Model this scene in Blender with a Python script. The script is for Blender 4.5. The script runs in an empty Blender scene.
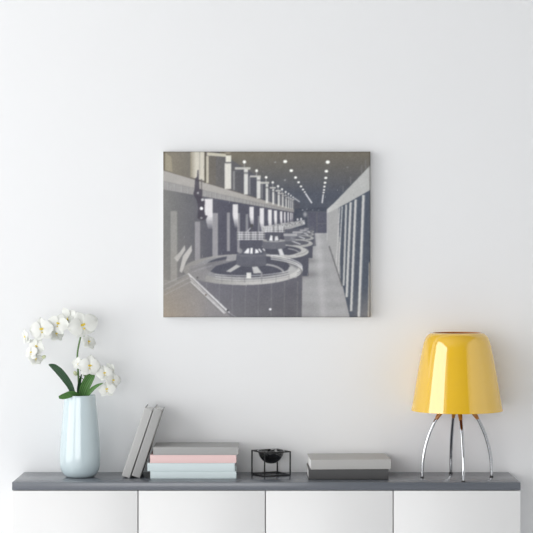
import bpy, bmesh, math, random
import numpy as np
from mathutils import Vector, Matrix

scene = bpy.context.scene
COL = scene.collection
R = math.radians
PI = math.pi

# ---------------------------------------------------------------- measures (metres)
CAM_D = 5.25           # camera to the front plane of the sideboard (y = 0)
F = 1750.0             # focal length in pixels of a 533 px frame
CX, CY = 266.5, 266.5
TOP_Z = 0.70           # upper face of the sideboard
HC = TOP_Z + (482.3 - CY) * CAM_D / F
WALL_Y = 0.262

def wx(px, y): return (px - CX) * (CAM_D + y) / F
def wz(py, y): return HC - (py - CY) * (CAM_D + y) / F
def sc(y): return (CAM_D + y) / F
def depth_of(py): return (HC - TOP_Z) * F / (py - CY) - CAM_D      # depth of a point lying on the sideboard top

# ---------------------------------------------------------------- materials
def lin(c):
    c = c / 255.0
    return c / 12.92 if c <= 0.04045 else ((c + 0.055) / 1.055) ** 2.4
def rgb(r, g, b): return (lin(r), lin(g), lin(b), 1.0)

def mat(name, color, rough=0.5, metal=0.0, spec=0.5, coat=0.0, coat_ior=1.5, coat_rough=0.02, noise=0.0, nscale=40.0, bump=0.0, bscale=200.0, trans=0.0):
    m = bpy.data.materials.new(name); m.use_nodes = True
    nt = m.node_tree; b = nt.nodes['Principled BSDF']
    b.inputs['Roughness'].default_value = rough; b.inputs['Metallic'].default_value = metal
    b.inputs['Specular IOR Level'].default_value = spec
    b.inputs['Coat Weight'].default_value = coat; b.inputs['Coat IOR'].default_value = coat_ior; b.inputs['Coat Roughness'].default_value = coat_rough
    tc = nt.nodes.new('ShaderNodeTexCoord')
    if noise > 0:
        n = nt.nodes.new('ShaderNodeTexNoise'); n.inputs['Scale'].default_value = nscale; n.inputs['Detail'].default_value = 4
        nt.links.new(tc.outputs['Object'], n.inputs['Vector'])
        mx = nt.nodes.new('ShaderNodeMix'); mx.data_type = 'RGBA'
        nt.links.new(n.outputs['Fac'], mx.inputs[0])
        mx.inputs[6].default_value = tuple(max(0, c * (1 - noise)) for c in color[:3]) + (1,)
        mx.inputs[7].default_value = tuple(min(1, c * (1 + noise)) for c in color[:3]) + (1,)
        nt.links.new(mx.outputs[2], b.inputs['Base Color'])
    else:
        b.inputs['Base Color'].default_value = color
    if bump > 0:
        n2 = nt.nodes.new('ShaderNodeTexNoise'); n2.inputs['Scale'].default_value = bscale; n2.inputs['Detail'].default_value = 3
        nt.links.new(tc.outputs['Object'], n2.inputs['Vector'])
        bp = nt.nodes.new('ShaderNodeBump'); bp.inputs['Strength'].default_value = bump; bp.inputs['Distance'].default_value = 0.002
        nt.links.new(n2.outputs['Fac'], bp.inputs['Height']); nt.links.new(bp.outputs['Normal'], b.inputs['Normal'])
    if trans > 0:
        out = nt.nodes['Material Output']
        tr = nt.nodes.new('ShaderNodeBsdfTranslucent'); tr.inputs['Color'].default_value = color
        mixs = nt.nodes.new('ShaderNodeMixShader'); mixs.inputs[0].default_value = trans
        nt.links.new(b.outputs[0], mixs.inputs[1]); nt.links.new(tr.outputs[0], mixs.inputs[2]); nt.links.new(mixs.outputs[0], out.inputs['Surface'])
    return m

M = {
    'wall':    mat('wall_paint', (0.84, 0.848, 0.86, 1), .75, spec=.25, bump=.04, bscale=160),
    'wall_front': mat('wall_paint_grey', (0.16, 0.16, 0.16, 1), .8),
    'ceiling': mat('ceiling_paint', (0.3, 0.3, 0.3, 1), .9),
    'floor':   mat('floor_boards', (0.74, 0.75, 0.76, 1), .6, noise=.12, nscale=6),
    'lacquer': mat('white_lacquer', (0.80, 0.80, 0.80, 1), .32, spec=.4),
    'carcass': mat('carcass_white', (0.72, 0.72, 0.72, 1), .5),
    'slate':   mat('slate_grey_top', (0.128, 0.140, 0.163, 1), .22, spec=.6),
    'glaze':   mat('pale_blue_glaze', (0.60, 0.705, 0.74, 1), .5, spec=.1, coat=1.0, coat_ior=1.65, coat_rough=.015),
    'shade':   mat('yellow_glass', (0.86, 0.52, 0.015, 1), .5, spec=.05, coat=1.0, coat_ior=2.15, coat_rough=.015),
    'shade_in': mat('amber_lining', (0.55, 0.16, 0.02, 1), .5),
    'chrome':  mat('chrome', (0.52, 0.53, 0.55, 1), .04, metal=1.0),
    'amber':   mat('amber_collar', (0.42, 0.16, 0.015, 1), .3, coat=.3),
    'rubber':  mat('black_rubber', (0.02, 0.02, 0.02, 1), .6),
    'bulb':    mat('opal_bulb', (0.85, 0.85, 0.82, 1), .3),
    'black':   mat('black_enamel', (0.006, 0.006, 0.007, 1), .08, coat=.6, coat_rough=.02),
    'steel':   mat('black_steel', (0.014, 0.014, 0.015, 1), .35, metal=.0, spec=.4),
    'grey_s':  mat('leaning_grey_cloth', (0.47, 0.47, 0.465, 1), .6, bump=.10, bscale=900, noise=.03, nscale=300),
    'grey_t':  mat('leaning_dark_grey_cloth', (0.37, 0.37, 0.367, 1), .6, bump=.10, bscale=900, noise=.03, nscale=300),
    'grey_l':  mat('light_grey_cloth', (0.47, 0.465, 0.455, 1), .6, bump=.10, bscale=900, noise=.03, nscale=300),
    'grey_m':  mat('mid_grey_cloth', (0.39, 0.39, 0.387, 1), .6, bump=.10, bscale=900, noise=.03, nscale=300),
    'grey_d':  mat('charcoal_cloth', (0.062, 0.062, 0.064, 1), .5, bump=.10, bscale=900, noise=.03, nscale=300),
    'pink':    mat('pale_pink_cloth', (0.86, 0.62, 0.61, 1), .6, bump=.08, bscale=900),
    'blue':    mat('pale_blue_cloth', (0.70, 0.80, 0.82, 1), .6, bump=.08, bscale=900),
    'paper':   mat('book_paper', (0.92, 0.92, 0.91, 1), .8),
    'leaf_d':  mat('dark_leaf', (0.030, 0.085, 0.036, 1), .45, spec=.3, noise=.25, nscale=70),
    'leaf_l':  mat('bright_leaf', (0.110, 0.270, 0.070, 1), .45, spec=.3, noise=.25, nscale=70),
    'stem':    mat('orchid_stem', (0.10, 0.19, 0.06, 1), .5),
    'petal':   mat('orchid_petal', (0.90, 0.91, 0.88, 1), .6, trans=.25, noise=.03, nscale=120),
    'lip':     mat('orchid_lip', (0.84, 0.68, 0.07, 1), .55),
    'bud':     mat('orchid_bud', (0.66, 0.70, 0.45, 1), .55),
    'canvas':  mat('canvas_cloth', (0.50, 0.50, 0.49, 1), .85),
    'wood':    mat('pine_bar', (0.55, 0.40, 0.24, 1), .7, noise=.15, nscale=30),
    'frame':   mat('window_paint', (0.8, 0.8, 0.8, 1), .4),
    'brass':   mat('brass', (0.7, 0.5, 0.2, 1), .3, metal=1),
}

# fine darker veins running along the leaves
for key in ('leaf_d', 'leaf_l'):
    nt = M[key].node_tree; b = nt.nodes['Principled BSDF']; src = b.inputs['Base Color'].links[0].from_socket
    uvn = nt.nodes.new('ShaderNodeUVMap'); uvn.uv_map = 'across'
    wv = nt.nodes.new('ShaderNodeTexWave'); wv.wave_type = 'BANDS'; wv.bands_direction = 'X'; wv.inputs['Scale'].default_value = 1.6; wv.inputs['Distortion'].default_value = .4
    nt.links.new(uvn.outputs['UV'], wv.inputs['Vector'])
    mx = nt.nodes.new('ShaderNodeMix'); mx.data_type = 'RGBA'; mx.blend_type = 'MULTIPLY'; mx.inputs[0].default_value = .55
    nt.links.new(src, mx.inputs[6]); nt.links.new(wv.outputs['Color'], mx.inputs[7]); nt.links.new(mx.outputs[2], b.inputs['Base Color'])

# ---------------------------------------------------------------- mesh helpers
def link(name, bm, material, parent=None, smooth=True, loc=None, auto=35):
    me = bpy.data.meshes.new(name)
    bmesh.ops.recalc_face_normals(bm, faces=bm.faces[:])
    bm.to_mesh(me); bm.free()
    if smooth:
        for p in me.polygons: p.use_smooth = True
        try: me.set_sharp_from_angle(angle=R(auto))
        except Exception: pass
    o = bpy.data.objects.new(name, me); COL.objects.link(o)
    if material is not None: me.materials.append(material)
    if parent: o.parent = parent
    if loc: o.location = loc
    return o

def empty(name, loc=(0, 0, 0), rot=(0, 0, 0), parent=None):
    o = bpy.data.objects.new(name, None); COL.objects.link(o)
    o.location = loc; o.rotation_euler = rot; o.empty_display_size = .05
    if parent: o.parent = parent
    return o

def tag(o, label, cat, group=None):
    o['label'] = label; o['category'] = cat
    if group: o['group'] = group
    return o

def struct(o):
    o['kind'] = 'structure'; return o

def add_box(bm, lo, hi, bev=0.0, seg=2):
    r = bmesh.ops.create_cube(bm, size=1.0)
    vs = r['verts']
    for v in vs:
        v.co = Vector([lo[k] + (hi[k] - lo[k]) * (v.co[k] + .5) for k in range(3)])
    if bev > 0:
        es = list({e for v in vs for e in v.link_edges})
        bmesh.ops.bevel(bm, geom=es, offset=bev, segments=seg, profile=.5, affect='EDGES')
    return bm

def box_bm(lo, hi, bev=0.0, seg=2): return add_box(bmesh.new(), lo, hi, bev, seg)

def add_prism(bm, outline, axis, a, b):
    """extrude a closed 2D outline along an axis ('x','y','z') from a to b"""
    def mk(p, t):
        return {'x': (t, p[0], p[1]), 'y': (p[0], t, p[1]), 'z': (p[0], p[1], t)}[axis]
    A = [bm.verts.new(mk(p, a)) for p in outline]; B = [bm.verts.new(mk(p, b)) for p in outline]
    n = len(outline)
    bm.faces.new(A); bm.faces.new(B[::-1])
    for k in range(n): bm.faces.new((A[k], B[k], B[(k + 1) % n], A[(k + 1) % n]))
    return bm

def add_lathe(bm, prof, seg=64, center=(0, 0), close=False):
    rings = []
    for (r, z) in prof:
        if r < 1e-6: rings.append([bm.verts.new((center[0], center[1], z))])
        else: rings.append([bm.verts.new((center[0] + r * math.cos(2 * PI * k / seg), center[1] + r * math.sin(2 * PI * k / seg), z)) for k in range(seg)])
    idx = list(range(len(rings) - 1))
    pairs = [(rings[i], rings[i + 1]) for i in idx]
    if close: pairs.append((rings[-1], rings[0]))
    for A, B in pairs:
        for k in range(seg):
            k2 = (k + 1) % seg
            if len(A) == 1 and len(B) == 1: continue
            if len(A) == 1: bm.faces.new((A[0], B[k], B[k2]))
            elif len(B) == 1: bm.faces.new((A[k], B[0], A[k2]))
            else: bm.faces.new((A[k], B[k], B[k2], A[k2]))
    return bm

def smooth_path(P, n=10):
    P = [Vector(p) for p in P]; out = []
    for i in range(len(P) - 1):
        p0 = P[max(0, i - 1)]; p1 = P[i]; p2 = P[i + 1]; p3 = P[min(len(P) - 1, i + 2)]
        for k in range(n):
            t = k / n
            out.append(.5 * ((2 * p1) + (p2 - p0) * t + (2 * p0 - 5 * p1 + 4 * p2 - p3) * t * t + (3 * p1 - p0 - 3 * p2 + p3) * t ** 3))
    out.append(P[-1]); return out

def add_tube(bm, path, rad, seg=12):
    """a round tube along a path; rad is a number or a function of 0..1"""
    path = [Vector(p) for p in path]; n = len(path)
    rf = rad if callable(rad) else (lambda t: rad)
    t0 = (path[1] - path[0]).normalized()
    u = t0.orthogonal().normalized(); rings = []
    for i, p in enumerate(path):
        t = (path[min(i + 1, n - 1)] - path[max(i - 1, 0)]).normalized()
        u = (u - t * u.dot(t)).normalized(); v = t.cross(u)
        r = rf(i / (n - 1))
        rings.append([bm.verts.new(p + (u * math.cos(2 * PI * k / seg) + v * math.sin(2 * PI * k / seg)) * r) for k in range(seg)])
    for i in range(n - 1):
        for k in range(seg):
            bm.faces.new((rings[i][k], rings[i][(k + 1) % seg], rings[i + 1][(k + 1) % seg], rings[i + 1][k]))
    bm.faces.new(rings[0][::-1]); bm.faces.new(rings[-1])
    return bm

LEFT_W, RIGHT_W, FRONT_W, WORLD, EXPOSURE, INK_GAIN = 165.0, 32.0, 118.0, 0.1, 0.0, 1.15

# ---------------------------------------------------------------- the picture printed on the canvas
# A monochrome view down a machine hall, drawn as flat shapes in print coordinates and
# stored as the ink colour of the printed face (it is a print: these are its inks).
PX0, PY0, PX1, PY1 = 163.2, 151.6, 370.5, 317.3
SS = 4

def paint_print():
    W = int(round((PX1 - PX0) * SS)); H = int(round((PY1 - PY0) * SS))
    xs = PX0 + (np.arange(W) + .5) / SS
    ys = PY0 + (np.arange(H) + .5) / SS
    XX, YY = np.meshgrid(xs, ys)
    img = np.zeros((H, W, 3))
    rng = np.random.RandomState(7)

    def col(c):
        return np.array(c if hasattr(c, '__len__') else (c, c, c + 2), float)

    def box(x0, y0, x1, y1):
        i0 = max(0, int((x0 - PX0) * SS) - 1); i1 = min(W, int((x1 - PX0) * SS) + 2)
        j0 = max(0, int((y0 - PY0) * SS) - 1); j1 = min(H, int((y1 - PY0) * SS) + 2)
        return i0, i1, j0, j1

    def blend(b, m, c, a):
        i0, i1, j0, j1 = b
        if i1 <= i0 or j1 <= j0: return
        s = img[j0:j1, i0:i1]
        if callable(c): cc = c(XX[j0:j1, i0:i1], YY[j0:j1, i0:i1])
        else: cc = col(c)
        w = (m * a)[..., None]
        img[j0:j1, i0:i1] = s * (1 - w) + cc * w

    def poly(p, c, a=1.0):
        p = [(float(x), float(y)) for x, y in p]
        b = box(min(q[0] for q in p), min(q[1] for q in p), max(q[0] for q in p), max(q[1] for q in p))
        i0, i1, j0, j1 = b
        if i1 <= i0 or j1 <= j0: return
        gx, gy = XX[j0:j1, i0:i1], YY[j0:j1, i0:i1]
        m = np.zeros(gx.shape, bool)
        for k in range(len(p)):
            (xa, ya), (xb, yb) = p[k], p[k - 1]
            if ya == yb: continue
            m ^= ((ya > gy) != (yb > gy)) & (gx < (xb - xa) * (gy - ya) / (yb - ya) + xa)
        blend(b, m.astype(float), c, a)

    def rect(x0, y0, x1, y1, c, a=1.0):
        poly([(x0, y0), (x1, y0), (x1, y1), (x0, y1)], c, a)

    def ell(cx, cy, rx, ry, c, a=1.0, soft=0.0):
        b = box(cx - rx * (1 + soft), cy - ry * (1 + soft), cx + rx * (1 + soft), cy + ry * (1 + soft))
        i0, i1, j0, j1 = b
        if i1 <= i0 or j1 <= j0: return
        r = np.sqrt(((XX[j0:j1, i0:i1] - cx) / rx) ** 2 + ((YY[j0:j1, i0:i1] - cy) / ry) ** 2)
        m = (r < 1).astype(float) if soft == 0 else np.clip((1 + soft - r) / (2 * soft), 0, 1)
        blend(b, m, c, a)

    def line(x0, y0, x1, y1, w, c, a=1.0):
        dx, dy = x1 - x0, y1 - y0; L = math.hypot(dx, dy) or 1
        nx, ny = -dy / L * w / 2, dx / L * w / 2
        poly([(x0 + nx, y0 + ny), (x1 + nx, y1 + ny), (x1 - nx, y1 - ny), (x0 - nx, y0 - ny)], c, a)

    def arc(cx, cy, rx, ry, t0, t1, w, c, a=1.0, n=26):
        P = [(cx + rx * math.cos(math.radians(t0 + (t1 - t0) * k / n)), cy + ry * math.sin(math.radians(t0 + (t1 - t0) * k / n))) for k in range(n + 1)]
        for k in range(n): line(*P[k], *P[k + 1], w, c, a)

    VX, VY = 320.0, 217.0
    def to_vp(x, y, xx):            # the y on the line from (x, y) to the vanishing point, at xx
        return y + (VY - y) * (xx - x) / (VX - x)

    # ceiling, warm at the top of the print
    def ceil(gx, gy):
        t = np.clip((gy - 152) / 42, 0, 1)[..., None]
        e = np.clip((310 - gx) / 150, 0, 1)[..., None]
        lo = np.array((86, 90, 100.)); hi = np.array((114, 109, 99.))
        return hi * (1 - t) + lo * t + e * np.array((10, 9, 5.)) * (1 - t)
    poly([(160, 150), (373, 150), (373, 320), (160, 320)], ceil)
    # upper storey behind the left columns
    def upper(gx, gy):
        t = np.clip((gx - 163) / 90, 0, 1)[..., None]
        return np.array((134, 128, 115.)) * (1 - t) + np.array((88, 89, 97.)) * t
    poly([(160, 150), (216, 150), (300, 204), (300, 212), (160, 172)], upper)
    rect(163.2, 151, 165.2, 171, (104, 98, 86), .7)
    poly([(165.5, 153), (171.5, 157), (172.5, 172), (165, 170)], (158, 151, 134), .75)
    # lower storey behind the columns
    def lower(gx, gy):
        t = np.clip((gx - 163) / 60, 0, 1)[..., None]
        return np.array((124, 124, 122.)) * (1 - t) + np.array((88, 88, 99.)) * t
    poly([(160, 188), (295, 211), (309, 215), (309, 262), (160, 300)], lower)
    # ledge running along the left wall
    poly([(160, to_vp(163.5, 170.3, 160)), (294, to_vp(163.5, 170.3, 294)), (294, to_vp(163.5, 189.5, 294)), (160, to_vp(163.5, 189.5, 160))],
         lambda gx, gy: np.array((166, 163, 160.)) - np.clip((gx - 240) / 60, 0, 1)[..., None] * 18)
    poly([(160, to_vp(163.5, 181.5, 160)), (294, to_vp(163.5, 181.5, 294)), (294, to_vp(163.5, 189.5, 294)), (160, to_vp(163.5, 189.5, 160))], (146, 145, 145), .75)
    line(160, to_vp(163.5, 181.2, 160), 294, to_vp(163.5, 181.2, 294), .7, 120, .5)
    line(160, to_vp(163.5, 170.3, 160), 260, to_vp(163.5, 170.3, 260), .8, (104, 98, 92), .6)
    x = 168.0
    while x < 292:
        line(x, to_vp(163.5, 181.5, x), x, to_vp(163.5, 189.3, x), .6, 176, .5)
        line(x + .8, to_vp(163.5, 181.5, x), x + .8, to_vp(163.5, 189.3, x), .5, 118, .5)
        x += 7.2 * (VX - x) / 157
    # upper columns, their lamps and cross bars
    def bigcol(gx, gy):
        t = np.clip((gx - 190) / 6, 0, 1)[..., None]
        return np.array((140, 134, 120.)) * (1 - t) + np.array((197, 193, 182.)) * t
    poly([(190.5, 150), (204.5, 150), (204.5, 181), (190.5, 177)], bigcol)
    rect(199.3, 151, 200.2, 175, (150, 146, 138), .6)
    rect(204.5, 151, 206.2, 183, (88, 82, 74), .8)
    rect(206.2, 156, 208.6, 183, (192, 188, 174), .9)
    rect(208.6, 155, 216, 184, (110, 105, 97), .5)
    poly([(207, 152.2), (226, 154.2), (226, 157), (207, 155.6)], (188, 184, 170))
    rect(225.8, 155.6, 231.2, 162.2, (212, 210, 200)); rect(224.7, 163.4, 231.2, 189, (208, 206, 200))
    rect(226, 162, 230.4, 163.6, 120, .7); rect(233, 171, 235, 190, 150, .7)
    ell(228, 152.6, 3, 1.4, (150, 145, 132), .8)
    specs = [(244.4, 162, 1.7, 235, 250.5, 167.3, 169.6, 244.0, 248.0, 169, 194.5),
             (256.6, 170.8, 1.45, 250, 260.7, 175.5, 177.4, 256.7, 260.5, 177, 198.6),
             (266.1, 177.4, 1.3, 260, 269, 181.8, 183.8, 265.6, 268.1, 184, 203),
             (272.7, 182.5, 1.15, 269.6, 275.8, 187.2, 188.6, 272.2, 274.2, 189, 204.6),
             (278, 186.3, 1.1, 275.5, 280.6, 190.2, 191.5, 277.8, 279.6, 192, 206),
             (282, 189.3, 1.0, 280, 284, 193, 194, 282, 283.4, 194.5, 207),
             (285.6, 192, .9, 284, 287, 195.4, 196.2, 285.4, 286.6, 197, 208),
             (288.4, 193.9, .8, 287, 290, 197, 197.8, 288.2, 289.2, 198, 208.4),
             (290.8, 195.6, .7, 289.6, 292, 198.4, 199, 290.4, 291.2, 199, 208.8),
             (293, 197.2, .65, 292, 294.4, 199.4, 200, 292.2, 292.9, 200, 209)]
    for (lx, ly, r, b0, b1, by0, by1, c0, c1, cy0, cy1) in specs:
        rect(c1 + .8, cy0 + (cy1 - cy0) * .3, c1 + .8 + (c1 - c0) * .4, cy1, 150, .6)
        rect(c0, cy0, c1, cy1, (207, 207, 204), .95)
        rect(c0 - .2, cy0 + (by1 - by0) * 1.4, c1 + .2, cy0 + (by1 - by0) * 2.2, 110, .7)
        rect(b0, by0, b1, by1, (196, 195, 190), .9)
        line(lx, ly, lx, by0, .7, 170, .8)
        ell(lx, ly, r, r, (236, 236, 232))
    line(294, 198, 299.8, 202, 1.1, 190, .9)
    # bright windows and pale columns of the lower storey
    for (x0, y0, x1, y1, c, a) in [(170.6, 211, 177.2, 281, (150, 149, 146), .85), (195, 221.5, 200.2, 269, (152, 150, 154), .85),
                                   (212.4, 213, 218, 262, (158, 157, 160), .85), (227, 212.5, 230, 251, (158, 157, 160), .8),
                                   (237.2, 213, 240, 252, (155, 154, 158), .8), (245.6, 214, 248.2, 232, (150, 150, 154), .75),
                                   (258, 216, 259.6, 232, (150, 150, 154), .7)]:
        rect(x0, y0, x1, y1, c, a)
    for (x0, x1, y0, y1) in [(204.8, 212.6, 198.5, 225), (232.8, 238, 204, 224.5), (249.5, 253.6, 206.4, 224), (259.6, 264, 207.8, 230),
                             (268, 271.6, 209.2, 229), (274, 277, 210.2, 226), (280, 282.1, 211, 225), (284, 285.4, 211.6, 224),
                             (287.4, 288.6, 212, 223), (290.2, 291.2, 212.3, 222), (292, 292.8, 212.6, 221)]:
        h1 = y1 - y0
        for q in range(16):      # the panes fade out towards the foot, from the left first
            ta, tb = q / 16, (q + 1) / 16
            xl = x0 + (x1 - x0) * max(0, ta - .45) * .75
            rect(xl, y0 + .4 + h1 * 1.12 * ta, x1, y0 + .4 + h1 * 1.12 * tb, (216, 214, 216), .97 if ta < .55 else max(0, .97 * (1 - (ta - .55) / .5)))
    # hanging lamp silhouette in front of the ledge
    poly([(197.6, 170), (198.6, 170), (199, 178), (199.5, 189), (202.6, 189.5), (202.2, 198), (205, 201), (204.6, 209), (205, 215), (207.8, 216),
          (206, 219.5), (201, 220.5), (197.5, 218), (198.2, 208), (197, 201), (193.4, 194), (194.6, 188.5), (195.2, 178.5), (197, 177)], (78, 75, 84), .88)
    rect(201, 179, 202.2, 190, (100, 96, 98), .7)
    ell(198, 193, 1, 1, 170); ell(202.6, 199.8, 1.5, 1.2, 200); ell(201.5, 208.5, 1.7, 1.6, 240); ell(201.5, 218, 1.3, 1, 150)
    # far end of the hall
    poly([(294, 209), (327.2, 207), (327.2, 240), (294, 240)], (78, 82, 93), .9)
    rect(307.6, 211.8, 327, 236, (92, 93, 105))
    line(307.6, 211.8, 327, 211.8, .6, 118, .7); line(316.8, 212, 316.8, 234, .6, 112, .8); line(307.8, 212, 307.8, 232, .5, 112, .7)
    line(317.5, 223.6, 326, 223.6, .6, 125, .7)
    ell(305, 214.4, 1.8, 2.4, 175, .7, .5); ell(302.6, 210, .7, .6, 160); ell(306.8, 209.2, .6, .5, 150)
    ell(312.5, 210, .5, .5, 150); ell(318.6, 210.2, .5, .5, 150)
    # floor
    def floor(gx, gy):
        u = gx - (318 + (gy - 236) * .06)
        v = 159 + 14 * np.exp(-(u / 4.0) ** 2) + 2.5 * np.sin(gy * .55)
        v = v - 26 * np.exp(-((gy - 261) / 2.6) ** 2) * np.clip((322 - gx) / 14, 0, 1) - 30 * np.exp(-((gy - 275) / 3.5) ** 2) * np.clip((332 - gx) / 24, 0, 1)
        v = v - 10 * np.clip((gy - 292) / 20, 0, 1) * np.clip((330 - gx) / 20, 0, 1)
        return np.stack([v, v, v + 2], -1)
    poly([(300, 238), (316, 233), (327, 233), (331, 250), (338.2, 272.3), (342.8, 286.8), (350.2, 320), (296, 320)], floor)
    # right wall: bays of pale posts under a pale beam
    poly([(327, 209.4), (373, 163), (373, 320), (350.4, 320), (342.8, 286.8), (338.2, 272.3), (331, 250), (326.8, 236)],
         lambda gx, gy: np.array((84, 90, 101.)) + np.clip((gy - 285) / 30, 0, 1)[..., None] * np.array((34, 28, 20.)) * np.clip((gx - 345) / 20, 0, 1)[..., None])
    poly([(326.8, 212), (338.6, 207), (340.4, 279), (338.2, 272.3), (331, 250), (326.8, 240)],
         lambda gx, gy: np.array((162, 162, 163.)) + (np.sin(gx * 3.9) * 10)[..., None])
    def top_y(xx): return 213 - (xx - 327) * .44 - max(0, xx - 347) * .12
    for (xt, xb, yb, w) in [(342.0, 338.2, 274, .9), (339.6, 336, 266, .8), (346.0, 343.4, 285.5, 1.5), (350.4, 346.4, 297, 2.0),
                            (355.4, 350.8, 311, 2.0), (363.2, 358.4, 320, 2.3)]:
        ty = top_y(xt)
        poly([(xt - w / 2, ty), (xt + w / 2, ty), (xb + w / 2, yb), (xb - w / 2, yb)], (198, 198, 196), .95)
        poly([(xt + w / 2, ty), (xt + w * .9, ty), (xb + w * .9, yb), (xb + w / 2, yb)], (132, 136, 143), .7)
    poly([(368.6, 262), (370.2, 262), (369.4, 320), (367.4, 320)], (176, 170, 160), .75)
    poly([(326.8, 209.4), (334, 203), (369.4, 166.2), (373, 162.4), (373, 187.5), (369.2, 190.5), (347.4, 203), (326.8, 213.6)],
         lambda gx, gy: np.array((176, 177, 176.)) + np.clip((345 - gx) / 20, 0, 1)[..., None] * 14)
    poly([(369.0, 167), (373, 163), (373, 320), (369.8, 320)], (120, 120, 118), .45)
    line(326.9, 210, 326.9, 240, .6, 188, .8)
    line(329, 246, 342, 286, 1.2, 70, .55)
    for (xx, y0, y1) in [(361.4, 165, 173.5), (350.4, 177, 184), (343, 186, 192), (365.5, 160, 169)]:
        line(xx, y0, xx, y1, .9, 128, .6)
    # ceiling lights, two receding rows
    for (cx, cy, r) in [(285.1, 161.6, 2.0), (291.2, 170.7, 1.75), (295.5, 177.6, 1.5), (298.5, 182.4, 1.3), (300.9, 186.5, 1.2), (303, 189.6, 1.05), (304.6, 192, .95),
                        (327.6, 162.2, 2.1), (326.3, 171.3, 1.75), (325.7, 178, 1.5), (324.9, 182.8, 1.3), (324.3, 186.7, 1.2), (323.9, 190, 1.05), (323.5, 192.6, .95)]:
        ell(cx, cy, r, r * .8, (240, 240, 236))
    line(305.4, 193.4, 311.8, 203.2, 1.2, 228); line(323.1, 194.4, 322, 203.2, 1.2, 226)
    ell(275.2, 162.4, .9, .8, 150); ell(285, 180.2, 1, .9, 145); ell(347.4, 167.4, 1.2, .5, 135)
    # the machines, far to near
    poly([(262, 232), (262, 226.5), (304.5, 220), (305, 224.5), (290, 229)], (168, 168, 169), .9)
    for k in range(150):
        t = rng.rand(); xx = 262 + 42 * t; yy = 229.5 - 7.3 * t + rng.randn() * 1.5 * (1 - .5 * t)
        line(xx, yy, xx + rng.uniform(-1.6, 1.6), yy + rng.uniform(-.7, .7), .7, rng.choice([225, 215, 120, 92]), .8)
    ell(297.5, 219.5, .9, 1.2, 205); ell(301, 219.2, .9, 1.3, 205)
    poly([(284, 230), (314, 226), (316, 246), (284, 246)], (98, 99, 108), .85)
    def machine(cx, cy, rx, ry, drum_y):
        poly([(cx - rx, cy), (cx + rx, cy), (cx + rx - .4, drum_y), (cx - rx, drum_y)], (88, 89, 99))
        ell(cx, cy, rx, ry, (178, 178, 177)); ell(cx - rx * .05, cy - ry * .2, rx * .8, ry * .68, (98, 99, 107))
        arc(cx, cy - ry * .25, rx * .95, ry * .9, -60, 60, .6, 110, .6)
    for (cx, cy, rx, ry, dy) in [(308.5, 231.8, 5.5, 1.3, 236), (306, 234.4, 8, 1.8, 240), (302, 238.2, 11.8, 2.6, 246), (296.5, 243.6, 16.3, 3.8, 258)]:
        machine(cx, cy, rx, ry, dy)
        line(cx - rx * .3, cy - ry * .7, cx + rx * .25, cy + ry * .2, 1.0, 205, .9)
        rect(cx - rx * .75, cy - ry * 2.2, cx - rx * .05, cy - ry * .6, (120, 121, 128), .8)
        rect(cx - rx * .8, cy - ry * 2.6, cx + rx * .05, cy - ry * 2.0, 180, .8)
    # second machine
    machine(279, 251.8, 29.6, 7.2, 276)
    ell(282, 250.6, 17, 5.0, (84, 85, 95))
    poly([(277.6, 248), (281.4, 248), (284.4, 255.6), (280, 255.6)], 205)
    arc(284, 253.5, 15, 5, -75, 0, .9, 165)
    rect(262.5, 240.4, 285.4, 247.6, (106, 107, 115)); ell(274, 247.4, 11.6, 1.8, (106, 107, 115)); ell(274, 240.6, 11.4, 1.5, (160, 160, 161))
    poly([(265.4, 233), (281.4, 233), (279, 241), (267, 241)], (92, 93, 102))
    poly([(269, 240.6), (270.6, 235), (272.4, 236), (272.6, 240.8)], 222); poly([(274.6, 240.8), (275, 236.4), (277.6, 236), (278.6, 240.4)], 205)
    rect(264, 226, 284.6, 232.6, (150, 150, 153), .6)
    for yy in (227.2, 229.2, 231.4): line(264, yy, 284.6, yy, .7, 212, .8)
    for k in range(10): line(264.5 + 2.2 * k, 226, 264.5 + 2.2 * k + rng.uniform(-.8, .8), 232.4, .7, rng.choice([215, 205, 96]), .8)
    line(262, 254.6, 296, 255.6, .7, 200, .8); line(262, 257, 292, 257.6, .6, 130, .7)
    # first machine: drum
    def drum(gx, gy):
        t = np.clip((gx - 200) / 90, 0, 1); d = np.clip((gy - 286) / 30, 0, 1)
        v = 113 - 12 * t + 8 * d * (1 - t)
        return np.stack([v, v - .5, v + 7 - 3 * d], -1)
    poly([(186, 270), (302.4, 270), (301.6, 320), (186, 320)], drum)
    for xx in range(206, 302, 13):
        line(xx + .6, 284 - abs(xx - 243) * .05, xx, 318, .55, 142, .55)
    def rimc(gx, gy):
        t = np.clip((gx - 195) / 60, 0, 1)
        v = 140 + 44 * t
        return np.stack([v, v - 1, v - 2], -1)
    ell(243, 269.6, 59.6, 15.4, rimc)
    ell(247, 267.4, 51, 12.6, (142, 142, 145)); ell(247.5, 266.2, 42, 11.2, (86, 87, 97))
    poly([(226, 271.4), (230.6, 272.2), (243, 264.8), (237, 264.2)], (176, 176, 176))
    poly([(251.6, 265), (256.2, 265), (262, 273), (253.6, 273.4)], (186, 186, 186))
    arc(262, 274, 22, 9.6, -85, -5, 1.8, (158, 158, 160))
    poly([(288.4, 267.5), (292, 266), (302, 272), (296, 278), (288, 276.4)], (196, 196, 194), .55)
    poly([(188, 276), (190, 266), (212, 262), (228, 259), (234, 261), (216, 266), (206, 276), (205, 282)], (134, 133, 136), .8)
    line(190, 270, 226, 259.4, .8, 112, .5); line(192, 272, 212, 265.4, .7, 165, .5)
    poly([(227, 256.2), (236.6, 255.4), (236, 260.4), (226, 261)], (166, 165, 166), .8)
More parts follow.
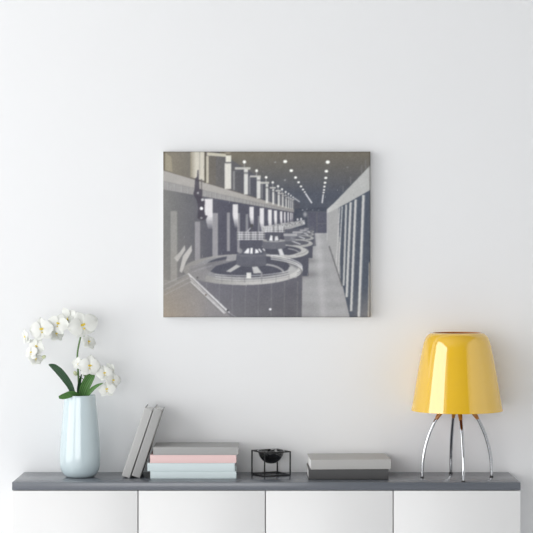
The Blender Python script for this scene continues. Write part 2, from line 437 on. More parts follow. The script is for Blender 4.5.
    # guard rails around it
    for k, dy in enumerate((0, 2.0, 4.0)):
        arc(243, 267 + dy * .9, 59.0, 13.2, -62, 22, .8, 226, .85); arc(243, 268 + dy * .9, 58.6, 13.2, -60, 22, .7, 96, .75)
    for dy, a in ((0, .8), (2.4, .8), (4.4, .6)):
        arc(243, 262.5 + dy, 59, 13.2, 38, 118, .75, 205, a); arc(243, 263.6 + dy, 59, 13.2, 38, 118, .6, 104, a * .7)
    for xx in (222, 232, 244.6, 261.6, 276, 289): line(xx, 273.6, xx, 282.5, .6, 122, .7)
    rect(246.4, 272.6, 251.2, 278.6, (212, 212, 210)); rect(260.6, 272, 262.4, 278, 150, .8)
    # its head: shaft housing, white vents, railed platform
    ell(251.4, 264.2, 15, 2.6, (98, 99, 107)); rect(236.6, 254.6, 266.2, 264.4, (100, 101, 110)); ell(251.4, 254.8, 14.8, 2.2, (108, 109, 117))
    poly([(241, 247), (262, 247), (263.6, 254.6), (239.4, 254.6)], (92, 93, 103))
    for p in [[(243.8, 253), (247.6, 248.2), (249.4, 248.6), (249, 253.6)], [(250, 253.6), (250.6, 247.8), (252.8, 248), (252.8, 253.8)],
              [(255, 253.4), (255.2, 249), (257.4, 249.6), (259, 252.8)], [(258, 249), (259.4, 248.6), (262, 252), (261, 252.6)], [(262.4, 249), (263.4, 248.4), (265.4, 250.6), (264.6, 251.2)]]:
        poly(p, 226)
    ell(240, 251, 2.4, 2.6, 150, .7); rect(239.6, 240.6, 262, 247.6, (90, 91, 101))
    rect(237, 231.8, 265, 240, (138, 138, 142), .65)
    for yy in (232.2, 234.6, 237.0, 239.4): line(236.8, yy, 265.2, yy, .8, 212, .85)
    for k in range(13): line(237.4 + 2.25 * k, 231.6, 237.4 + 2.25 * k, 240, .75, (210 if k % 3 else 104), .75)
    line(247.6, 231.4, 250.4, 228, .9, 190); line(251, 226, 252.4, 231, .9, 96); ell(251.6, 225.6, 1.8, 1.6, 84)
    # stairs and rails at the lower left
    def fore(gx, gy):
        t = np.clip((gx - 164) / 45, 0, 1)[..., None]; d = np.clip((gy - 280) / 35, 0, 1)[..., None]
        return (np.array((140, 137, 133.)) + d * np.array((18, 9, -2.))) * (1 - t) + np.array((138, 136, 138.)) * t
    poly([(160, 292), (188, 275), (228, 314), (234, 320), (160, 320)], fore, .95)
    poly([(160, 279), (176, 281), (189, 273), (190, 276), (160, 296)], (142, 140, 138), .7)
    poly([(184.9, 245), (185.4, 250), (177.6, 262), (174, 258), (180, 252)], (188, 186, 184), .85)
    poly([(191.6, 245), (192, 251), (186, 262), (182, 273), (179.6, 271), (183, 256)], (192, 190, 188), .9)
    for k, (xa, ya, xb, yb) in enumerate([(164, 284.5, 188.2, 273.6), (164, 290, 189.6, 277.4), (164, 295, 190.6, 281.6)]):
        line(xa, ya, xb, yb, .9, 172, .5)
    for (xa, ya, xb, yb, w, a) in [(188.2, 273.4, 229.6, 312.6, 1.2, .95), (189.4, 275.8, 227.4, 312.0, .8, .8), (190.2, 278.4, 226, 313, .8, .7), (190.8, 281.4, 224.6, 313.4, 1.1, .85)]:
        line(xa, ya, xb, yb, w, 222, a)
    line(191.6, 277.6, 228, 313.4, .7, 104, .6); line(191, 283.6, 222, 313.6, .6, 110, .5)
    for t in (.25, .5, .75): line(188.6 + 40 * t, 274 + 38 * t, 190.6 + 35 * t, 282 + 33 * t, .7, 190, .5)
    line(229, 312.6, 238, 318.4, .8, 165, .6)
    ell(197.4, 277.6, 1, 1, 92); ell(206, 294.8, .9, .8, (96, 84, 76)); ell(227.6, 310.6, 1.1, 1, 76)
    ell(270.2, 309.2, 1.4, 1.1, 232)
    # soft lens, then paper ageing, grain and weave
    def blur(a, s):
        r = max(1, int(3 * s)); k = np.exp(-(np.arange(-r, r + 1) / s) ** 2 / 2); k /= k.sum()
        p = np.pad(a, ((r, r), (0, 0), (0, 0)), 'edge'); a = sum(k[i] * p[i:i + a.shape[0]] for i in range(2 * r + 1))
        p = np.pad(a, ((0, 0), (r, r), (0, 0)), 'edge'); return sum(k[i] * p[:, i:i + a.shape[1]] for i in range(2 * r + 1))
    img[:] = blur(img, 1.95)
    hz = np.clip(1 - np.hypot((XX - 166) / 55, (YY - 306) / 75), 0, 1)[..., None]
    img[:] = img * (1 - .38 * hz) + np.array((150, 142, 134.)) * .38 * hz
    for q in range(46):          # fine scratches and specks on the old print
        xx, yy = rng.uniform(PX0, PX1), rng.uniform(PY0, PY1); L = rng.uniform(.5, 3.5)
        line(xx, yy, xx + rng.uniform(-.3, .3), yy + L, .35, rng.choice([190, 175, 70]), rng.uniform(.15, .4))
    g = blur(rng.randn(H, W, 1), 1.6) * 9
    g2 = blur(rng.randn(H, W, 1), 9) * 26
    img[:] = img + g + g2
    img[:] = 134 + (img - 134) * 1.06
    edge = np.minimum.reduce([XX - PX0, PX1 - XX, YY - PY0, PY1 - YY])
    img[:] = img * (1 - .10 * np.exp(-(edge / 1.2) ** 2))[..., None]
    return np.clip(img, 0, 255)
# ================================================================ the room
RX, RY, RZ = 3.6, -6.6, 4.3
struct(link('wall_back', box_bm((-RX, WALL_Y, 0), (RX, WALL_Y + .12, RZ)), M['wall'], smooth=False))
struct(link('floor', box_bm((-RX, RY, -.1), (RX, WALL_Y + .12, 0)), M['floor'], smooth=False))
struct(link('ceiling', box_bm((-RX, RY, RZ), (RX, WALL_Y + .12, RZ + .1)), M['ceiling'], smooth=False))
FILL_OPEN = (-3.5, 0.6, 0.05, 2.2)  # added opening behind the camera, made for a low frontal fill light
bm = bmesh.new()
add_box(bm, (-RX, RY - .12, 0), (FILL_OPEN[0], RY, RZ)); add_box(bm, (FILL_OPEN[1], RY - .12, 0), (RX, RY, RZ))
add_box(bm, (FILL_OPEN[0], RY - .12, 0), (FILL_OPEN[1], RY, FILL_OPEN[2])); add_box(bm, (FILL_OPEN[0], RY - .12, FILL_OPEN[3]), (FILL_OPEN[1], RY, RZ))
struct(link('wall_front', bm, M['wall_front'], smooth=False))
bm = bmesh.new()
for x0, x1, z0, z1 in ((FILL_OPEN[0], FILL_OPEN[1], FILL_OPEN[2], FILL_OPEN[2] + .05), (FILL_OPEN[0], FILL_OPEN[1], FILL_OPEN[3] - .05, FILL_OPEN[3]), (FILL_OPEN[0], FILL_OPEN[0] + .05, FILL_OPEN[2] + .05, FILL_OPEN[3] - .05), (FILL_OPEN[1] - .05, FILL_OPEN[1], FILL_OPEN[2] + .05, FILL_OPEN[3] - .05)):
    add_box(bm, (x0, RY - .10, z0), (x1, RY - .04, z1))
struct(link('window_3', bm, M['frame'], smooth=False))  # trim around the added fill opening
# side walls, each with one wide window opening
def side_wall(side, sx, n, y0, y1, z0, z1):
    xa, xb = sorted((sx * RX, sx * (RX + .12)))
    bm = bmesh.new()
    add_box(bm, (xa, RY, 0), (xb, y0, RZ)); add_box(bm, (xa, y1, 0), (xb, WALL_Y + .12, RZ))
    add_box(bm, (xa, y0, 0), (xb, y1, z0)); add_box(bm, (xa, y0, z1), (xb, y1, RZ))
    struct(link('wall_' + side, bm, M['wall'], smooth=False))
    bm = bmesh.new(); xa, xb = sorted((sx * (RX + .04), sx * (RX + .10)))
    for a, b in (((y0, z0), (y1, z0 + .05)), ((y0, z1 - .05), (y1, z1)), ((y0, z0 + .05), (y0 + .05, z1 - .05)), ((y1 - .05, z0 + .05), (y1, z1 - .05))):
        add_box(bm, (xa, a[0], a[1]), (xb, b[0], b[1]))
    struct(link('window_%d' % n, bm, M['frame'], smooth=False))
LWIN = (-4.8, -0.45, 0.10, 3.75)
RWIN = (-4.3, -0.45, 0.10, 4.0)
side_wall('left', -1, 1, *LWIN)
side_wall('right', 1, 2, *RWIN)
struct(link('baseboard_back', box_bm((-RX, WALL_Y - .012, 0), (RX, WALL_Y, .08)), M['frame'], smooth=False))

# ================================================================ sideboard
SX0, SX1 = wx(12.0, 0), wx(520.6, 0)
sb = tag(empty('sideboard', (0, 0, 0)), 'low white sideboard with four plain doors and a slate grey top', 'sideboard')
top_bm = box_bm((SX0, 0, TOP_Z - .0236), (SX1, WALL_Y - .001, TOP_Z), .0011, 2)
t = link('top', top_bm, M['slate'], sb); t['label'] = 'slate grey satin top'
bm = bmesh.new()
zt = TOP_Z - .0236
add_box(bm, (SX0 + .002, .021, .09), (SX1 - .002, WALL_Y - .014, zt))
link('carcass', bm, M['carcass'], sb, smooth=False)
edges = [12.0, 138.0, 265.4, 393.2, 520.6]
for i in range(4):
    x0 = wx(edges[i], 0) + (.0016 if i else .0004); x1 = wx(edges[i + 1], 0) - (.0016 if i < 3 else .0004)
    link('door', box_bm((x0, 0.0005, .085), (x1, .0195, zt - .0018), .0012, 2), M['lacquer'], sb)
link('plinth', box_bm((SX0 + .03, .04, 0), (SX1 - .03, WALL_Y - .03, .09)), M['carcass'], sb, smooth=False)

# ================================================================ vase
VY = .142; k = sc(VY); VXC = wx(80.0, VY)
def vz(py): return wz(py, VY)
vase = tag(empty('vase', (VXC, VY, TOP_Z)), 'pale blue glazed ceramic vase holding the white orchid on the sideboard', 'vase')
h = lambda py: vz(py) - TOP_Z
outer = [(0, .0012), (11.6 * k, .0012), (12.9 * k, .0004), (14.2 * k, .0016), (16.0 * k, .0065), (17.9 * k, .0145), (19.3 * k, .0245), (20.1 * k, .0370), (20.35 * k, .052), (20.3 * k, .068),
         (19.9 * k, .095), (19.2 * k, .125), (18.3 * k, .158), (17.2 * k, .195), (16.2 * k, .225), (15.6 * k, .2445), (15.45 * k, .2500)]
HV = .2515
outer[-1] = (15.4 * k, HV - .001); outer[-2] = (15.55 * k, HV - .006)
inner = [(15.1 * k, HV), (14.7 * k, HV - .0008), (14.5 * k, HV - .006), (15.4 * k, .205), (17.2 * k, .15), (18.8 * k, .08), (18.6 * k, .045), (14 * k, .02), (0, .015)]
link('body', add_lathe(bmesh.new(), outer + inner, 96), M['glaze'], vase, auto=70)

# ================================================================ orchid
orchid = tag(empty('orchid', (VXC, VY, TOP_Z + .2)), 'white orchid with yellow centres and strap leaves standing in the pale blue vase', 'flower')
oi = Matrix.Translation(-Vector((VXC, VY, TOP_Z + .2)))
def P3(px, py, dy=0.0): return oi @ Vector((wx(px, VY + dy), VY + dy, wz(py, VY + dy)))

def leaf(path, widths, material, curl=.25, tilt=0.0):
    """a thick strap leaf: path of (px, py, dy), half widths in px along it"""
    pts = smooth_path([P3(*p) for p in path], 8); n = len(pts)
    bm = bmesh.new(); U, L = [], []
    m = 8
    for i, p in enumerate(pts):
        t = i / (n - 1)
        f = t * (len(widths) - 1); j = min(int(f), len(widths) - 2); w = (widths[j] * (1 - (f - j)) + widths[j + 1] * (f - j)) * k
        d = (pts[min(i + 1, n - 1)] - pts[max(0, i - 1)]).normalized()
        side = d.cross(Vector((math.sin(tilt), math.cos(tilt), 0))).normalized(); nor = side.cross(d).normalized()
        up, lo = [], []
        for q in range(m + 1):
            s = q / m * 2 - 1
            c = p + side * w * s + nor * (w * curl * (1 - abs(s)) - w * .06 * (1 - abs(s) ** .5))
            th = .0006 * (1 - s * s) + .00025
            up.append(bm.verts.new(c + nor * th)); lo.append(bm.verts.new(c - nor * th))
        U.append(up); L.append(lo)
    for i in range(n - 1):
        for q in range(m):
            bm.faces.new((U[i][q], U[i][q + 1], U[i + 1][q + 1], U[i + 1][q])); bm.faces.new((L[i][q], L[i + 1][q], L[i + 1][q + 1], L[i][q + 1]))
        bm.faces.new((U[i][0], U[i + 1][0], L[i + 1][0], L[i][0])); bm.faces.new((U[i][m], L[i][m], L[i + 1][m], U[i + 1][m]))
    for q in range(m):
        bm.faces.new((U[0][q], L[0][q], L[0][q + 1], U[0][q + 1])); bm.faces.new((U[-1][q], U[-1][q + 1], L[-1][q + 1], L[-1][q]))
    uv = bm.loops.layers.uv.new('across')
    pos = {v: q / m for rows in (U, L) for row in rows for q, v in enumerate(row)}
    for f in bm.faces:
        for lo_ in f.loops: lo_[uv].uv = (pos[lo_.vert], .5)
    return link('leaf', bm, material, orchid, auto=80)

lf = leaf([(77, 404, 0), (73.5, 395, -.008), (69.5, 385, -.014), (62, 374.5, -.016), (55, 367.6, -.012), (48.6, 364.4, -.008)], [1.6, 2.6, 3.6, 4.3, 4.3, 3.2, .3], M['leaf_d'], .3, .5)
lf['label'] = 'dark green leaf arching to the left'
lf = leaf([(82, 403, -.004), (77, 395.4, -.030), (71, 394.2, -.048), (64.5, 396.2, -.056), (58.8, 397.4, -.058)], [1.2, 2.2, 3.0, 3.3, 2.8, 1.2], M['leaf_l'], .5, 0)
lf['label'] = 'short bright leaf lying over the rim'
lf = leaf([(80.5, 404, 0), (79.2, 394, .002), (79.4, 384, .004), (81.6, 374, .006)], [2.0, 2.6, 2.4, 1.6, .3], M['leaf_d'], .3, -.6)
lf['label'] = 'narrow upright dark leaf'
lf = leaf([(81, 405, -.006), (82.6, 394, -.012), (86, 384.6, -.016), (90.6, 376.6, -.014), (94.0, 370, -.008)], [2.3, 4.0, 5.1, 5.0, 4.0, .5], M['leaf_l'], .35, -.35)
lf['label'] = 'broad bright upright leaf'
lf = leaf([(83.5, 404, 0), (87, 395.6, -.010), (92, 389.4, -.018), (97.6, 385.4, -.022), (103.2, 383.0, -.026)], [1.4, 2.1, 2.2, 1.5, .2], M['leaf_l'], .4, .3)
lf['label'] = 'slender leaf pointing right'

def stem(path, r0=1.05, r1=.5):
    pts = smooth_path([P3(*p) for p in path], 8)
    return link('stem', add_tube(bmesh.new(), pts, lambda t: (r0 * (1 - t) + r1 * t) * k * .95, 8), M['stem'], orchid)
stem([(81, 430, .0), (79.5, 398, .006), (78, 370, .010), (77.4, 354, .010), (79.6, 341, .008), (81.4, 332, .006), (77.6, 326.4, .002), (68, 325.6, 0), (58, 328.4, 0), (48, 330.6, 0), (40, 334.5, 0), (36.6, 341, .002), (35.6, 349, .002), (37.2, 357.6, 0)])
stem([(82, 430, .0), (82.6, 398, .008), (84.4, 380, .012), (88, 369, .012), (95, 367.2, .010), (102.4, 369.4, .006), (108, 374.4, .004), (110.2, 381, .002), (108.4, 386, 0)], .95, .45)
for a in ([(36.6, 341, .002), (31.6, 340.2, .004), (27, 339.6, .006)], [(35.6, 349, .002), (33.8, 351, -.004)], [(81.2, 333.5, .006), (84.6, 336.6, .002), (88, 338, -.002)],
          [(84.4, 380, .012), (79.4, 376.4, .012), (75.6, 373.4, .010)], [(84.4, 376, .012), (80, 369, .016), (78.4, 364.5, .018)], [(102.4, 369.4, .006), (106, 368.6, .01), (109, 369.4, .012)],
          [(68, 325.6, 0), (67.4, 321.5, .01), (67.6, 318.6, .016)]):
    stem(a, .5, .4)

rnd = random.Random(5)
def petal_bm(bm, L, W, ang, base=.08, cup=.22, back=0.0, wav=.05, tipw=.62, seed=0):
    """one petal in the flower's own plane (x right, z up, facing -y), length L and half width W, pointing at ang"""
    rr = random.Random(seed); ph = rr.uniform(0, 6)
    nu, nv = 9, 8
    ca, sa = math.cos(ang), math.sin(ang)
    G = []
    for i in range(nu + 1):
        u = i / nu
        w = W * (math.sin(PI * min(1, u ** tipw)) ** .62) if 0 < u < 1 else W * .04
        row = []
        for j in range(nv + 1):
            v = j / nv * 2 - 1
            r = base + (L - base) * u; s = w * v
            y = -cup * L * u * (1 - .9 * u) + cup * .55 * abs(v) ** 2 * w * -1 + back * u * u * L + wav * W * math.sin(3.1 * v + ph + 2.5 * u) * u
            row.append((r * ca - s * sa, y, r * sa + s * ca))
        G.append(row)
    th = .018
    for sgn in (0, 1):
        V = [[bm.verts.new((x, y + (th if sgn else -th) * (1 if 0 < i < nu and 0 < j < nv else .3), z)) for j, (x, y, z) in enumerate(row)] for i, row in enumerate(G)]
        if sgn == 0: V0 = V
        for i in range(nu):
            for j in range(nv):
                q = (V[i][j], V[i + 1][j], V[i + 1][j + 1], V[i][j + 1]); bm.faces.new(q if sgn else q[::-1])
    for i in range(nu):
        bm.faces.new((V0[i][0], V0[i + 1][0], V[i + 1][0], V[i][0])); bm.faces.new((V0[i][nv], V[i][nv], V[i + 1][nv], V0[i + 1][nv]))
    for j in range(nv):
        bm.faces.new((V0[0][j], V[0][j], V[0][j + 1], V0[0][j + 1])); bm.faces.new((V0[nu][j], V0[nu][j + 1], V[nu][j + 1], V[nu][j]))

def lip_bm():
    bm = bmesh.new()
    petal_bm(bm, .42, .13, -PI / 2, .02, -.5, -.5, .0, .8, 3)
    petal_bm(bm, .24, .11, .45, .02, .9, -.4, .0, .7, 4); petal_bm(bm, .24, .11, PI - .45, .02, .9, -.4, .0, .7, 5)
    r = bmesh.ops.create_icosphere(bm, subdivisions=2, radius=.075)
    for v in r['verts']: v.co = Vector((v.co.x, v.co.y * 1.5 - .10, v.co.z))
    bmesh.ops.scale(bm, vec=(.72, 1, .72), verts=bm.verts[:])
    return bm

def flower(px, py, rad, yaw=0, pitch=0, roll=0, dy=-.008, seed=0):
    rr = random.Random(seed * 7 + 1)
    bm = bmesh.new()
    for a in (PI / 2, PI * 1.27, PI * 1.73):
        petal_bm(bm, .96 * rr.uniform(.92, 1.04), .45, a + rr.uniform(-.07, .07), .04, .16, .18, .06, .70, seed + int(a * 10))
    fl = link('flower', bm, M['petal'], orchid, auto=80)
    fl.location = P3(px, py, dy); fl.rotation_euler = (R(pitch), R(roll), R(yaw)); s = rad * k; fl.scale = (s, s, s)
    for sg in (0, 1):
        b2 = bmesh.new(); petal_bm(b2, 1.02 * rr.uniform(.94, 1.05), .60, (.10 if sg == 0 else PI - .10) + rr.uniform(-.08, .08), .03, .24, .10, .07, .74, seed + 50 + sg)
        for v in b2.verts: v.co.y -= .05
        link('petal', b2, M['petal'], fl, auto=80)
    lp = link('lip', lip_bm(), M['lip'], fl); lp['label'] = 'yellow lip'
    return fl

flower(82.8, 325.0, 15.2, 14, 6, -20, -.018, 1)
flower(58.4, 323.8, 11.2, -14, -8, 16, -.012, 2)
flower(67.2, 318.4, 11.6, 152, 8, 20, .016, 3)
flower(56.0, 334.2, 9.0, 40, -30, 0, .008, 4)
flower(42.0, 329.4, 13.2, -12, -4, -8, -.014, 5)
flower(25.8, 336.8, 9.6, -68, 10, -20, .004, 6)
flower(36.8, 346.4, 9.2, -20, -6, 24, -.010, 7)
flower(31.6, 352.6, 8.4, -40, -12, -10, -.012, 8)
flower(35.8, 359.4, 7.4, 16, -28, 0, -.014, 9)
flower(88.6, 342.0, 8.6, 34, -22, 10, -.006, 10)
flower(89.8, 366.0, 11.6, 8, -4, 4, -.018, 11)
flower(78.2, 363.6, 7.4, 154, 6, 0, -.004, 12)
flower(104.6, 373.2, 8.6, 8, -6, -12, -.010, 13)
flower(109.6, 369.4, 7.4, 140, 0, 20, .012, 14)
flower(113.0, 380.4, 8.6, 30, -4, 8, -.008, 15)
flower(106.8, 389.4, 8.8, 4, -12, -6, -.014, 16)
def bud(px, py, rx, rz, rot, dy=0):
    bm = bmesh.new(); r = bmesh.ops.create_uvsphere(bm, u_segments=16, v_segments=10, radius=1)
    for v in r['verts']: v.co = Vector((v.co.x * rx * k, v.co.y * rx * k, v.co.z * rz * k * (1 - .12 * v.co.z)))
    b = link('bud', bm, M['bud'], orchid); b.location = P3(px, py, dy); b.rotation_euler = (0, R(rot), 0)
bud(75.2, 373.2, 1.9, 2.6, -30, .010); bud(43.8, 357.0, 1.8, 2.6, 60, -.004); bud(40.6, 360.6, 1.5, 2.2, 40, -.002)

# ================================================================ books
def book(name, L, D, T, cover, board=.0022, inset=.0045, round_=.0011, ends=None):
    """a hardback lying flat: spine along x at y = 0, depth D along +y, thickness T along z; base corner at the origin"""
    root = empty(name)
    o = [(0 + round_ * .9, 0)]
    def arc(cx, cy, a0, a1, r, n=5): return [(cx + r * math.cos(a0 + (a1 - a0) * i / n), cy + r * math.sin(a0 + (a1 - a0) * i / n)) for i in range(n + 1)]
    r = round_
    out = [(D, 0), (D, board), (board * 1.4, board), (board * 1.4, T - board), (D, T - board), (D, T)] + arc(r, T - r, PI / 2, PI, r) + arc(r, r, PI, PI * 1.5, r)
    bm = add_prism(bmesh.new(), out, 'x', 0, L)
    link('cover', bm, cover, root, auto=40)
    bm = bmesh.new(); e = ends if ends is not None else inset
    n = 14
    add_prism(bm, [(board * 1.4 + .0002, board + .0001), (D - inset, board + .0001), (D - inset - .0012, T / 2), (D - inset, T - board - .0001), (board * 1.4 + .0002, T - board - .0001)], 'x', e, L - e)
    pb = link('page_block', bm, M['paper'], root, smooth=False); pb['label'] = 'white page block'
    return root

def lay(name, px0, px1, yfront, z0, T, D, cover, label, rotz=0.0, ends=None):
    x0, x1 = wx(px0, yfront), wx(px1, yfront)
    b = book(name, x1 - x0, D, T, cover, ends=ends)
    b.location = (x0, yfront, z0); b.rotation_euler = (0, 0, R(rotz))
    tag(b, label, 'book'); return b

ST = .086; g = .0002
T1, T2, T3, T4 = .0226, .0246, .0246, .0240
z = TOP_Z + g
stack = 'books lying in the pile by the leaning books'
b = lay('book', 150.3, 236.2, ST, z, T1, .136, M['blue'], 'pale blue book at the bottom of the pile beside the leaning books'); b['group'] = stack; z += T1 + g
b = lay('book', 147.4, 234.6, ST, z, T2, .138, M['blue'], 'pale blue book under the pink one, shifted towards the leaning books', ends=.006); b['group'] = stack; z += T2 + g
b = lay('book', 150.0, 236.2, ST, z, T3, .138, M['pink'], 'pale pink book between the grey and the pale blue books'); b['group'] = stack; z += T3 + g
b = lay('book', 153.2, 238.4, ST, z, T4, .140, M['grey_m'], 'mid grey book on top of the pale pink one'); b['group'] = stack

GY = .066; z = TOP_Z + g
pair = 'two grey books lying by the lamp'
b = lay('book', 308.4, 388.4, GY, z, .0300, .172, M['grey_d'], 'charcoal book lying under the light grey one near the lamp', .5, .001); b['group'] = pair; z += .0300 + g
b = lay('book', 311.0, 391.2, GY, z, .0300, .176, M['grey_l'], 'light grey book lying on the charcoal one near the lamp', 2.3, .0008); b['group'] = pair

# two books standing on their short end, leaning to the right; local z is the height of the book
def standing(px_bl, py_bl, px_tl, py_tl, thick_px, label, D):
    y = depth_of(py_bl) if py_bl else .1
    y = .100
    s = sc(y)
    dx = (px_tl - px_bl) * s; dz = (py_bl - py_tl) * s
    L = math.hypot(dx, dz); a = math.atan2(dx, dz)
    T = thick_px * s
    root = book('book', L, D, T, M['grey_s'] if thick_px < 8.55 else M['grey_t'], round_=.0025)
    # lying: x = length, y = depth, z = thickness. standing: x -> up, z -> left-to-right
    rot = Matrix(((0, 0, 1), (0, 1, 0), (1, 0, 0))).to_4x4()      # mirrored axes: swap x and z
    for ch in list(root.children):
        ch.data.transform(rot); ch.data.flip_normals()
    # now x = thickness (0..T), y = depth, z = length ; lean by a about y at the right bottom edge
    root.rotation_euler = (0, a, 0)
    lift = T * math.sin(a)
    root.location = (wx(px_bl, y), y, TOP_Z + lift + .0004)
    tag(root, label, 'book', 'grey books leaning on the pile')
    return root
bk1 = standing(121.6, 476.2, 144.7, 408.2, 8.5, 'light grey leaning book, the one nearer the vase', .130)
bk2 = standing(131.6, 476.2, 154.2, 408.4, 8.6, 'grey leaning book touching the pile of coloured books', .130)

# ================================================================ bowl in a cube frame
by_f, by_b = .136, .136 + .119
cube_s = .0885; th = R(26.6)
cyc = .192; cxc = wx(271.0, cyc)
bowl = tag(empty('bowl_stand', (cxc, cyc, TOP_Z), (0, 0, th - PI / 2)), 'black bowl hanging in an open black cube frame between the books', 'bowl')
hh = .0752; q = cube_s / 2; e = .0017
bm = bmesh.new()
for sx in (-1, 1):
    for sy in (-1, 1): add_box(bm, (sx * q - e, sy * q - e, .0003), (sx * q + e, sy * q + e, hh))
for zz in (.0003, hh - 2 * e):
    for s_ in (-1, 1):
        add_box(bm, (-q + e, s_ * q - e, zz), (q - e, s_ * q + e, zz + 2 * e)); add_box(bm, (s_ * q - e, -q + e, zz), (s_ * q + e, q - e, zz + 2 * e))
link('frame', bm, M['steel'], bowl, smooth=False)
rb = .0402
prof = []
for i in range(15):
    a = PI / 2 * i / 14; prof.append((rb * math.sin(a), hh - .0005 - rb * math.cos(a)))
prof[0] = (0, prof[0][1])
prof += [(rb + .0026, hh - .0004), (rb + .0026, hh + .0008), (rb - .0012, hh + .0008)]
for i in range(13, -1, -1):
    a = PI / 2 * i / 14; r_ = rb - .0016; prof.append((r_ * math.sin(a), hh + .0006 - r_ * math.cos(a)))
prof[-1] = (0, prof[-1][1])
link('bowl', add_lathe(bmesh.new(), prof, 64), M['black'], bowl, auto=60)

# ================================================================ table lamp
LY = .120; lk = sc(LY); LX = wx(457.0, LY)
lamp = tag(empty('table_lamp', (LX, LY, TOP_Z), (0, 0, R(4))), 'glossy yellow table lamp on four arched chrome legs', 'lamp')
hz = lambda py: wz(py, LY) - TOP_Z
so = [(45.8, 410.4), (44.4, 403), (41.8, 388), (38.8, 370), (36.2, 356), (34.0, 346), (32.9, 341.6), (31.4, 337.8), (29.4, 335.0), (27.0, 333.2), (25.0, 332.6)]
outp = [(r * lk, hz(p)) for r, p in so]
inp = [(24.3 * lk, hz(332.9)), (24.3 * lk, hz(334.0)), (28.0 * lk, hz(336.4)), (30.6 * lk, hz(340)), (32.6 * lk, hz(346.6)), (37.6 * lk, hz(370)), (43.2 * lk, hz(403)), (44.7 * lk, hz(410.2))]
sh = link('shade', add_lathe(bmesh.new(), outp + inp, 128, close=True), M['shade'], lamp, auto=60)
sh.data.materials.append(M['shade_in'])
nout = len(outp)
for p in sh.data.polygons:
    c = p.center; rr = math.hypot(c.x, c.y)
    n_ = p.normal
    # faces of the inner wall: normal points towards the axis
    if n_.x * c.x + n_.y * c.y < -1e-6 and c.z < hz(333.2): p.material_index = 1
# legs
hub_z = hz(400)
link('hub', add_lathe(bmesh.new(), [(0, hub_z - .012), (.014, hub_z - .012), (.020, hub_z - .006), (.020, hub_z + .010), (.012, hub_z + .016), (.012, hub_z + .045), (.009, hub_z + .048), (0, hub_z + .048)], 32), M['chrome'], lamp)
link('bulb', add_lathe(bmesh.new(), [(0, hub_z + .049), (.010, hub_z + .049), (.013, hub_z + .062), (.024, hub_z + .085), (.029, hub_z + .105), (.026, hub_z + .122), (.015, hub_z + .135), (0, hub_z + .139)], 32), M['bulb'], lamp)
legp = [(35.0, 477.0), (34.9, 470), (34.5, 461), (33.0, 451), (30.6, 441.5), (27.4, 432), (23.2, 423), (18.4, 415), (12.4, 407), (5.5, 400.4)]
R45 = R(0)
for i in range(4):
    a = PI / 2 * i
    ca, sa = math.cos(a), math.sin(a)
    path = smooth_path([(r * lk * ca, r * lk * sa, hz(p) if j else .0032) for j, (r, p) in enumerate(legp)], 6)
    lg = link('leg', add_tube(bmesh.new(), path, lambda t: .0042 + .0012 * math.sin(PI * min(1, t * 1.1)), 14), M['chrome'], lamp)
    lg['label'] = 'curved chrome leg'
    cp = smooth_path([(r * lk * ca, r * lk * sa, hz(p)) for r, p in [(21.0, 419.2), (19.0, 416), (16.0, 412), (11.6, 406.2)]], 6)
    cl = link('collar', add_tube(bmesh.new(), cp, lambda t: .0049 + .0020 * min(1, t * 2.2), 14), M['amber'], lg); cl['label'] = 'amber brown collar'
    ft = link('foot', add_lathe(bmesh.new(), [(0, .0003), (.0056, .0003), (.0060, .0018), (.0052, .0040), (0, .0040)], 20, (35.0 * lk * ca, 35.0 * lk * sa)), M['rubber'], lg)
    ft['label'] = 'black rubber foot'

# ================================================================ canvas print
CF = WALL_Y - .034
kx0, kx1 = wx(PX0, CF), wx(PX1, CF); kz1, kz0 = wz(PY0, CF), wz(PY1, CF)
canvas = tag(empty('canvas_print', ((kx0 + kx1) / 2, WALL_Y - .0005, (kz0 + kz1) / 2)), 'stretched canvas print of a grey machine hall hanging on the white wall', 'picture')
ox, oy, oz = canvas.location
ink = paint_print()
NX, NZ = 414, 331
H_, W_ = ink.shape[:2]
# average the ink on to the vertex grid
ix = np.linspace(0, W_ - 1, NX + 1); iz = np.linspace(0, H_ - 1, NZ + 1)
acc = np.zeros((NZ + 1, NX + 1, 3))
for dj in (-.5, .5):
    for di in (-.5, .5):
        jj = np.clip(np.round(iz + dj), 0, H_ - 1).astype(int); ii = np.clip(np.round(ix + di), 0, W_ - 1).astype(int)
        acc += ink[jj][:, ii]
acc /= 4.0
cs = acc / 255.0
cl_ = np.where(cs <= .04045, cs / 12.92, ((cs + .055) / 1.055) ** 2.4)
gx = np.linspace(kx0, kx1, NX + 1) - ox; gz = np.linspace(kz1, kz0, NZ + 1) - oz
GX, GZ = np.meshgrid(gx, gz)
ed = np.minimum.reduce([GX - gx[0], gx[-1] - GX, GZ - gz[-1], gz[0] - GZ])
rr_ = .0028
GYv = (CF - oy) + np.where(ed < rr_, rr_ - np.sqrt(np.clip(rr_ ** 2 - (rr_ - ed) ** 2, 0, None)), 0)
verts = np.stack([GX, GYv, GZ], -1).reshape(-1, 3)
idx = np.arange((NZ + 1) * (NX + 1)).reshape(NZ + 1, NX + 1)
faces = np.stack([idx[1:, :-1], idx[1:, 1:], idx[:-1, 1:], idx[:-1, :-1]], -1).reshape(-1, 4)
me = bpy.data.meshes.new('printed_face')
me.vertices.add(len(verts)); me.vertices.foreach_set('co', verts.ravel())
me.loops.add(faces.size); me.loops.foreach_set('vertex_index', faces.ravel().astype(np.int32))
me.polygons.add(len(faces)); me.polygons.foreach_set('loop_start', np.arange(0, faces.size, 4, dtype=np.int32))
me.polygons.foreach_set('use_smooth', np.ones(len(faces), bool))
me.update(calc_edges=True)
ca_ = me.color_attributes.new('ink', 'FLOAT_COLOR', 'POINT')
